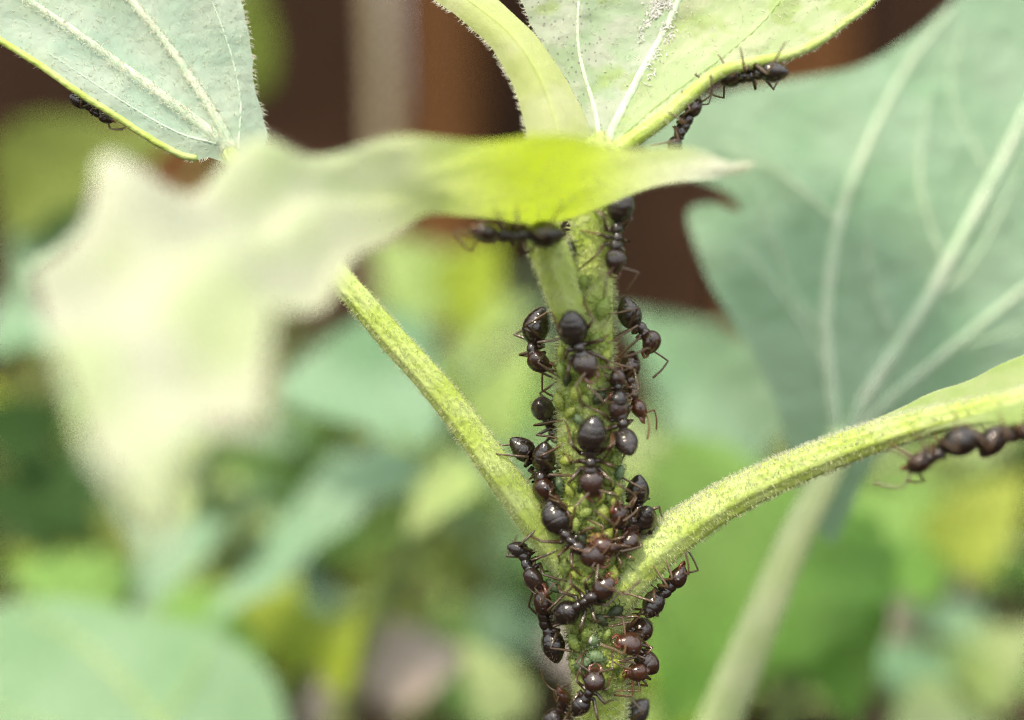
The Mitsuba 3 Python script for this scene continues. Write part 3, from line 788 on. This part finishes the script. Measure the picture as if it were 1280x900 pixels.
def ant(label, G, Tm, H, up, hdir=None, k=1.0, red=0.0, grey=0.0, seed=0, fat=1.0, bare=()):
    """G, Tm, H: gaster, thorax and head as (u, v, depth); up: the way its back faces, in camera axes."""
    r = np.random.default_rng(seed + 500)
    k = k * r.uniform(0.93, 1.06)
    fat = fat * r.uniform(0.95, 1.08)
    S = PX * k
    upw = unit(cv(*up))
    g, t, h = (clear_of(at(*x), c) for x, c in ((G, 0.075), (Tm, 0.07), (H, 0.065)))
    at_ = unit(unit(h - t) + unit(t - g))
    upw = unit(upw - at_ * (upw @ at_))
    lw = np.cross(upw, at_)
    # keep the joints close: the waist and neck limit how far gaster and head may lie
    waist, neck = t - at_ * 17 * S - upw * 2 * S, t + at_ * 17 * S
    gv = unit(g - waist)
    g = waist + gv * min(np.linalg.norm(g - waist), 31 * S * max(1, fat))
    hv = unit(h - neck)
    h = neck + hv * min(np.linalg.norm(h - neck), 20 * S)
    ha = unit(cv(*hdir)) if hdir is not None else hv
    dark = np.array([0.0070, 0.0040, 0.0028]) * (1 + 0.35 * r.random()) + np.array([0.022, 0.006, 0.001]) * red + np.array([0.03, 0.027, 0.027]) * grey
    mid = np.array([0.0100, 0.0050, 0.0034]) * (1 + 0.4 * r.random()) + np.array([0.034, 0.011, 0.004]) * red + np.array([0.03, 0.027, 0.027]) * grey
    leg = np.array([0.070, 0.042, 0.022]) * (1 + 0.5 * r.random()) + np.array([0.05, 0.02, 0.004]) * red
    jaw = np.array([0.13, 0.034, 0.016])
    M = []
    # gaster: overlapping plates, blunt at the waist and pointed at the tip
    gl, gw, gh = 23.5 * S * fat, 18.5 * S * fat, 17.5 * S * fat
    s = np.linspace(0, 1, 42)
    prof = np.sin(np.pi * s ** 0.92) ** 0.62 * (1 - 0.18 * s)
    for e in (0.36, 0.60, 0.78, 0.9):
        prof = prof * (1 - 0.055 * np.exp(-np.clip((s - e) / 0.022, 0, None)) * (s >= e))
    P = np.c_[(s - 0.5) * 2 * gl, prof]

    def gcol(x):
        q = x / gl * 0.5 + 0.5
        band = sum(np.exp(-((q - e) / 0.018) ** 2) for e in (0.36, 0.60, 0.78))
        return dark[None] * (1 - 0.35 * band[:, None]) + np.array([0.05, 0.028, 0.018])[None] * (0.35 * band[:, None])
    M.append(revolve(g, gv, upw, P, gw, gh, gcol, 30))
    # waist scale
    w0, w1 = waist, g - gv * gl * 0.86
    M.append(part3(*tube_arrays(np.array([t - at_ * 12 * S, w0, w1, g - gv * gl * 0.6]), np.array([5.5, 3.6, 4.2, 6.0]) * S, 10), mid))
    M.append(ellip(waist + upw * 3.5 * S, at_, upw, np.array([2.6, 5.2, 7.5]) * S, mid))
    # thorax: propodeum, mesonotum, pronotum
    M.append(ellip(t - at_ * 11 * S - upw * 1.0 * S, at_, upw, np.array([10, 7.6, 8.6]) * S, mid))
    M.append(ellip(t + at_ * 1 * S + upw * 1.2 * S, at_, upw, np.array([9, 6.8, 7.8]) * S, mid * 0.9))
    M.append(ellip(t + at_ * 11 * S + upw * 0.6 * S, at_, upw, np.array([10.5, 8.8, 8.4]) * S, mid))
    # head, eyes, jaws
    M.append(part3(*tube_arrays(np.array([t + at_ * 14 * S, neck, h]), np.array([5.5, 4.6, 6.0]) * S, 10), mid))
    hu = unit(upw - ha * (upw @ ha))
    hl = np.cross(hu, ha)
    hcol = mid * 1.15 + np.array([0.012, 0.002, 0])
    M.append(ellip(h, ha, hu, np.array([16, 14.5, 11.5]) * S, hcol, squash=0.16))
    M.append(ellip(h + ha * 11 * S - hu * 1.5 * S, ha, hu, np.array([6.5, 8.0, 5.5]) * S, hcol * 0.6 + jaw * 0.4))
    for sd in (1, -1):
        M.append(ellip(h + hl * sd * 11.6 * S - ha * 1.5 * S + hu * 4.2 * S, ha, hu, np.array([3.4, 2.2, 2.8]) * S, np.array([0.006, 0.005, 0.005])))
        j0 = h + ha * 13 * S + hl * sd * 5.5 * S - hu * 3 * S
        M.append(part3(*tube_arrays(spline(np.array([j0 - ha * 3 * S, j0 + ha * 4 * S + hl * sd * 2.2 * S, j0 + ha * 9.5 * S - hl * sd * 4.0 * S]), 6), np.array([3.3, 3.4, 3.2, 2.6, 1.8, 1.0]) * S, 7, flat=0.6), jaw))
        # antenna: scape, elbow, whip
        a0 = h + ha * 9.5 * S + hl * sd * 5.5 * S + hu * 5 * S
        el = a0 + (ha * r.uniform(2, 12) + hl * sd * r.uniform(16, 24) + hu * r.uniform(6, 13)) * S
        an = unit(ha * r.uniform(0.7, 1.2) + hl * sd * r.uniform(-0.5, 0.5) - hu * r.uniform(0.1, 0.8))
        e1, e2 = el + an * 14 * S, el + (an * 28 - hu * 4) * S
        path = np.vstack([spline(np.array([a0, (a0 + el) / 2 + hu * S, el]), 5), spline(np.array([el + an * 2 * S, e1, e2]), 6)])
        M.append(part3(*tube_arrays(path, np.r_[np.linspace(1.5, 1.25, 5), np.linspace(1.2, 1.6, 6)] * S, 6), leg))
    # legs
    for pair, (hx, fx, fy, kz) in enumerate(((9, 38, 31, 17), (0, 2, 43, 20), (-9, -46, 37, 25))):
        for sd in (1, -1):
            if (pair, sd) in bare:
                continue
            hip = t + at_ * hx * S + lw * sd * 5.5 * S - upw * 5.5 * S
            ft = t + (at_ * (fx + r.uniform(-9, 9)) + lw * sd * (fy + r.uniform(-10, 8)) - upw * 24) * S
            q = ft
            for _ in range(3):
                q = q - sdf(q)[0] * sgrad(q)
            if np.linalg.norm(q - ft) < 42 * S:
                ft = q + sgrad(q) * 1.2 * S
            cx = hip + (lw * sd * 5 - upw * 4) * S
            span = ft - cx
            kn = cx + span * 0.40 + (upw * (kz + r.uniform(-3, 5)) + lw * sd * 5) * S
            an = cx + span * 0.80 + upw * (4 + r.uniform(0, 3)) * S
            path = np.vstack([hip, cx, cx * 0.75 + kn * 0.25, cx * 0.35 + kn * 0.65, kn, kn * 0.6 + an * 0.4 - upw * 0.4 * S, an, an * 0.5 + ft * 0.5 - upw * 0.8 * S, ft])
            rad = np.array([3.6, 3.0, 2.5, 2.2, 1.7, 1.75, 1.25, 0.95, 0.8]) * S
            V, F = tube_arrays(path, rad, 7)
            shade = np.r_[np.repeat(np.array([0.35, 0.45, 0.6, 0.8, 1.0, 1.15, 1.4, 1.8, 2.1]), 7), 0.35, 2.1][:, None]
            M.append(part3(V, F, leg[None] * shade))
    body = m3.Manifold.batch_boolean(M, m3.OpType.Add).to_mesh()
    vp = np.asarray(body.vert_properties)
    key = num('black_ant')
    add(key, trimesh.Trimesh(vp[:, :3].astype(float), np.asarray(body.tri_verts, int), process=False), 'ant_shell', smooth=True, color=np.clip(vp[:, 3:6], 0.003, 1))
    tag(key, label, 'ant')
    # bristles on the gaster and back
    n = 80
    d = unit(r.normal(size=(n, 3)))
    gy = np.cross(upw, gv)
    p = g + gv * d[:, :1] * gl * 0.95 + gy * d[:, 1:2] * gw * 0.9 + unit(np.cross(gv, gy)) * d[:, 2:] * gh * 0.9
    add(key + '__bristle', hairs(p, unit(d @ np.array([gv, gy, np.cross(gv, gy)]) + gv * 0.6), 4.0 * S, 0.26 * S, 0.5, r), 'bristle_brown', smooth=False)
    labels[key + '__bristle'] = {'kind': 'stuff'}


ANTS = [
    ('glossy ant with a round gaster curled down the stem edge, below the blurred leaf stalk', (671, 407, 6.96), (667, 435, 6.95), (674, 453, 6.93), (-1, 0.1, 0.3), dict(hdir=(0.8, -0.5, 0.1))),
    ('dull front-facing ant high on the stem, head down, between two side ants', (716, 405, 6.72), (725, 434, 6.73), (732, 455, 6.74), (0.1, 0.1, 1), dict(grey=0.25)),
    ('ant with an orange-brown face leaning out from the upper right of the stem', (780, 391, 6.88), (800, 410, 6.88), (814, 428, 6.86), (0.75, 0.6, 0.2), dict(hdir=(-0.35, -0.9, 0.2), red=0.25)),
    ('small reddish ant with tangled legs under the leaning orange-faced ant', (779, 457, 6.9), (789, 484, 6.88), (799, 511, 6.87), (1, 0.15, 0.3), dict(k=0.85, red=1.0)),
    ('dusky ant climbing head up on the right of the stem front', (783, 553, 6.75), (778, 531, 6.77), (773, 509, 6.77), (0.4, 0, 1), dict(grey=0.25)),
    ('plump ant seen from above at the middle of the stem, head down', (740, 543, 6.71), (738, 578, 6.74), (740, 604, 6.75), (0.05, 0, 1), dict(grey=0.1, fat=1.0)),
    ('grey-banded ant perched side-on at the left stem edge with a leg stuck out', (686, 510, 6.93), (700, 526, 7.02), (707, 545, 7.08), (-1, 0.4, 0.2), dict(grey=0.5, fat=0.9)),
    ('ant with its shiny gaster poking left over the hairy leaf stalk', (653, 561, 7.0), (672, 580, 7.02), (684, 600, 7.05), (-0.5, 0.8, 0.3), dict(fat=0.92)),
    ('shiny ant clinging head down where the left stalk meets the stem, gaster tilted up', (687, 571, 6.92), (678, 596, 6.91), (675, 617, 6.90), (-0.9, 0.1, 0.5), dict(hdir=(0.6, -0.8, 0), red=0.12, fat=0.92)),
    ('long ant stretched head down to the right in the fork of the left stalk', (693, 647, 6.87), (718, 675, 6.82), (741, 695, 6.78), (-0.3, 0.3, 1), dict(fat=1.02)),
    ('slender ant on the outer left edge below the fork, legs bunched to the left', (658, 680, 6.99), (663, 702, 6.98), (667, 724, 6.96), (-1, 0.0, 0.35), dict(fat=0.62, grey=0.3, hdir=(0.6, -0.75, 0.2))),
    ('ant upside down at the left edge of the lower stem with a pale gaster tip', (692, 808, 6.98), (683, 780, 6.98), (678, 753, 6.95), (-1, 0, 0.35), dict(fat=0.88)),
    ('ant with a red jaw crossing the stem front upwards to the right', (708, 766, 6.85), (731, 752, 6.80), (755, 735, 6.77), (0.0, 0.1, 1), dict(fat=0.85, hdir=(0.6, 0.75, 0.2))),
    ('dark ant with raised hind legs on the right edge above the fork', (797, 613, 6.93), (788, 637, 6.93), (776, 655, 6.92), (0.9, 0.25, 0.45), dict(red=0.1, fat=0.95)),
    ('ant with a pointed glossy gaster beside the root of the right stalk', (811, 657, 6.90), (791, 652, 6.86), (770, 645, 6.83), (0.3, 0.35, 1), dict(fat=0.92)),
    ('small red-brown ant creeping left across the fork of the right stalk', (785, 677, 6.86), (768, 683, 6.82), (752, 680, 6.80), (0.2, 0.2, 1), dict(k=0.72, red=0.8)),
    ('ant with raised feelers hanging under the right stalk', (804, 743, 6.93), (824, 733, 6.93), (848, 721, 6.93), (0.35, -0.8, 0.4), dict(hdir=(0.45, 0.9, 0.1), fat=0.88)),
    ('ant seen head-on with an orange snout on the lower right of the stem', (803, 786, 7.04), (797, 795, 6.95), (787, 804, 6.86), (0.9, 0.35, 0.3), dict(hdir=(-0.85, 0.3, 0.4), red=0.45, fat=0.85)),
    ('curled reddish ant below the orange-snouted one at the right edge', (807, 826, 6.98), (806, 838, 6.93), (796, 841, 6.90), (1, -0.1, 0.3), dict(red=0.75, k=0.85, hdir=(-0.9, -0.2, 0.2))),
    ('round-headed ant climbing up the lowest visible stretch of the stem', (725, 883, 6.86), (736, 866, 6.83), (743, 850, 6.82), (-0.1, 0, 1), dict(fat=0.8, k=0.95)),
    ('pinkish blurred ant at the bottom left of the stem', (690, 900, 7.12), (703, 882, 7.08), (712, 868, 7.05), (-0.9, 0, 0.3), dict(red=0.6, k=0.8)),
    ('grey ant gaster showing at the bottom right edge of the stem', (797, 890, 7.22), (791, 915, 7.2), (788, 938, 7.18), (1, 0, 0.2), dict(grey=0.6, fat=0.9)),
    ('hairy-legged ant high on the stem right below the lime leaf', (776, 256, 6.66), (770, 297, 6.68), (769, 326, 6.68), (0.45, 0.1, 1), dict(grey=0.1)),
    ('blurred dark ant hanging under the base of the lime leaf', (683, 293, 6.47), (643, 293, 6.42), (602, 290, 6.38), (0, -1, 0.3), dict()),
    ('ant walking under the folded edge of the top leaf, round gaster to the right', (968, 90, 6.76), (938, 94, 6.80), (912, 98, 6.84), (0.2, -1, 0.2), dict(fat=0.8)),
    ('thin dark ant below the folded top leaf, half hidden by the lime leaf', (843, 182, 6.8), (855, 158, 6.8), (868, 134, 6.8), (0.8, -0.6, 0.2), dict(fat=0.7, k=0.8)),
    ('large blurred ant hanging under the right stalk, head to the left', (1203, 551, 6.40), (1172, 566, 6.42), (1148, 579, 6.46), (0, -1, 0.2), dict(fat=1.12, k=1.06)),
    ('second blurred ant under the right stalk behind the large one', (1240, 553, 6.40), (1263, 545, 6.36), (1286, 541, 6.32), (0.1, -1, 0.2), dict(fat=0.95, red=0.2)),
    ('small dusky ant between the plump middle ant and the right stem edge, head up', (764, 500, 6.80), (763, 484, 6.80), (763, 470, 6.80), (0.1, 0, 1), dict(k=0.62, grey=0.1)),
    ('tiny dark ant tucked under the green edge of the upper left leaf', (99, 126, 6.98), (116, 138, 7.0), (132, 148, 7.02), (-0.4, -1, 0), dict(k=0.62)),
]
for i, (lab, G, Tm, H, upv, kw) in enumerate(ANTS):
    ant(lab, G, Tm, H, upv, seed=i, **kw)


# ------------------------------------------------------------------ aphids
def aphid(u, v, ang, size, tone, seed):
    p = hit(u, v)
    if p is None:
        return
    r = np.random.default_rng(seed + 900)
    n = sgrad(p)
    f = unit(cv(math.cos(ang), math.sin(ang), 0))
    f = unit(f - n * (f @ n))
    l = np.cross(n, f)
    S = size * r.uniform(0.8, 1.2) * PX
    col = {'yellow': (0.27, 0.34, 0.06), 'green': (0.18, 0.25, 0.055), 'dark': (0.035, 0.05, 0.02), 'teal': (0.11, 0.17, 0.08), 'orange': (0.26, 0.19, 0.05), 'white': (0.66, 0.66, 0.56)}[tone]
    col = np.array(col) * r.uniform(0.8, 1.25)
    c = p + n * 0.25 * S
    s = np.linspace(0, 1, 16)
    prof = np.sin(np.pi * s ** 0.8) ** 0.7 * (0.72 + 0.34 * np.sin(np.pi * np.clip(s * 0.9, 0, 1)))
    for e in (0.3, 0.45, 0.6):
        prof = prof * (1 - 0.05 * np.exp(-((s - e) / 0.03) ** 2))
    M = [revolve(c, -f, n, np.c_[(s - 0.45) * S, prof], 0.28 * S, 0.25 * S, lambda x: np.tile(col, (len(x), 1)) * (1 - 0.3 * np.sin(x / S * 40))[:, None], 16)]
    for sd in (1, -1):
        M.append(ellip(c + f * 0.36 * S + l * sd * 0.11 * S + n * 0.06 * S, f, n, np.array([0.035, 0.03, 0.035]) * S, np.array([0.02, 0.01, 0.01])))
        c0 = c - f * 0.30 * S + l * sd * 0.15 * S + n * 0.12 * S
        M.append(part3(*tube_arrays(np.array([c0, c0 + (-f * 0.14 + n * 0.10 + l * sd * 0.03) * S]), np.array([0.035, 0.022]) * S, 6), col * 0.4))
        a0 = c + f * 0.40 * S + l * sd * 0.07 * S
        M.append(part3(*tube_arrays(spline(np.array([a0, a0 + (f * 0.15 + l * sd * 0.14 + n * 0.12) * S, a0 + (-f * 0.15 + l * sd * 0.35 + n * 0.10) * S]), 6), np.linspace(0.018, 0.010, 6) * S, 5), col * 0.8))
        for fx, ex in ((0.24, 0.42), (0.08, 0.10), (-0.05, -0.40)):
            h0 = c + f * fx * S + l * sd * 0.16 * S - n * 0.08 * S
            kx = h0 + (f * (ex - fx) * 0.4 + l * sd * 0.22 + n * 0.12) * S
            e0 = h0 + (f * (ex - fx) + l * sd * 0.36 - n * 0.26) * S
            M.append(part3(*tube_arrays(np.array([h0, kx, e0]), np.array([0.034, 0.028, 0.02]) * S, 5), col * 0.75))
    b = m3.Manifold.batch_boolean(M, m3.OpType.Add).to_mesh()
    vp = np.asarray(b.vert_properties)
    key = num('aphid')
    add(key, trimesh.Trimesh(vp[:, :3].astype(float), np.asarray(b.tri_verts, int), process=False), 'aphid_skin', smooth=True, color=np.clip(vp[:, 3:6], 0.004, 1))
    word = {'yellow': 'pale yellow-green', 'green': 'plain green', 'dark': 'blackish green', 'teal': 'bluish green', 'orange': 'amber', 'white': 'whitish cast-skinned'}[tone]
    tag(key, f'{word} aphid feeding among the ants on the stem', 'aphid', f'{word} aphids on the stem')


APH = [(718, 312, 1.6, 34, 'dark'), (750, 385, 1.2, 28, 'green'), (706, 462, 1.9, 26, 'green'), (712, 474, 1.4, 22, 'dark'), (747, 496, 0.8, 26, 'dark'), (765, 480, 1.5, 24, 'dark'), (704, 500, 2.2, 22, 'yellow'), (716, 515, 1.0, 20, 'yellow'),
       (722, 490, 1.2, 24, 'yellow'), (712, 575, 0.4, 22, 'yellow'), (757, 600, 2.2, 24, 'green'), (768, 612, 1.2, 24, 'yellow'), (752, 640, 1.6, 24, 'yellow'), (764, 627, 0.5, 22, 'yellow'), (757, 668, 1.1, 22, 'yellow'), (715, 612, 1.9, 24, 'yellow'),
       (733, 640, 0.3, 26, 'green'), (722, 655, 1.2, 24, 'green'), (742, 656, 2.6, 26, 'green'), (765, 572, 0.9, 22, 'green'), (704, 604, 2.4, 24, 'teal'), (702, 630, 1.2, 26, 'teal'), (745, 672, 0.2, 28, 'orange'), (757, 685, 2.9, 24, 'orange'),
       (711, 708, 1.1, 24, 'green'), (697, 728, 0.2, 24, 'teal'), (763, 716, 1.4, 26, 'yellow'), (779, 705, 1.9, 22, 'green'), (766, 762, 0.3, 28, 'dark'), (750, 772, 2.5, 26, 'dark'), (735, 790, 1.6, 26, 'green'), (722, 800, 2.0, 28, 'green'),
       (741, 797, 2.1, 18, 'white'), (757, 792, 1.2, 24, 'green'), (765, 828, 0.2, 24, 'yellow'), (774, 842, 1.2, 22, 'yellow'), (722, 830, 2.1, 26, 'green'), (713, 826, 1.3, 24, 'orange'), (715, 850, 1.8, 24, 'yellow'), (733, 826, 0.8, 26, 'teal'),
       (758, 856, 1.6, 24, 'green'), (745, 818, 2.8, 28, 'teal'), (709, 815, 0.4, 16, 'white'), (726, 770, 1.8, 24, 'green'), (724, 592, 1.7, 20, 'green'), (770, 590, 1.1, 22, 'teal'), (731, 625, 1.9, 24, 'green'), (748, 620, 1.2, 24, 'yellow'),
       (716, 640, 0.9, 22, 'yellow'), (729, 672, 2.0, 24, 'dark'), (765, 655, 1.2, 24, 'dark'), (773, 668, 0.6, 24, 'green'), (735, 725, 0.3, 22, 'green'), (722, 718, 2.5, 20, 'yellow'), (748, 712, 1.6, 22, 'green'), (752, 745, 0.8, 26, 'dark'),
       (731, 352, 1.5, 20, 'green'), (742, 425, 1.4, 24, 'green'), (754, 445, 1.0, 20, 'yellow'), (706, 440, 1.4, 20, 'yellow'), (715, 545, 1.4, 20, 'green'), (755, 530, 1.7, 22, 'green'), (693, 160, 1.7, 16, 'white')]
ar = np.random.default_rng(77)
for k in range(14):
    v_ = ar.uniform(470, 880)
    APH.append((np.interp(v_, AX[::-1, 1], AX[::-1, 0]) + ar.uniform(-0.85, 0.85) * 42, v_, ar.uniform(0.6, 2.6), ar.uniform(12, 20), ['green', 'yellow', 'green', 'teal', 'green', 'dark'][k % 6]))
for i, (u_, v_, a_, s_, tone_) in enumerate(APH):
    aphid(u_, v_, a_ + rng.uniform(-0.3, 0.3), s_, tone_, i)
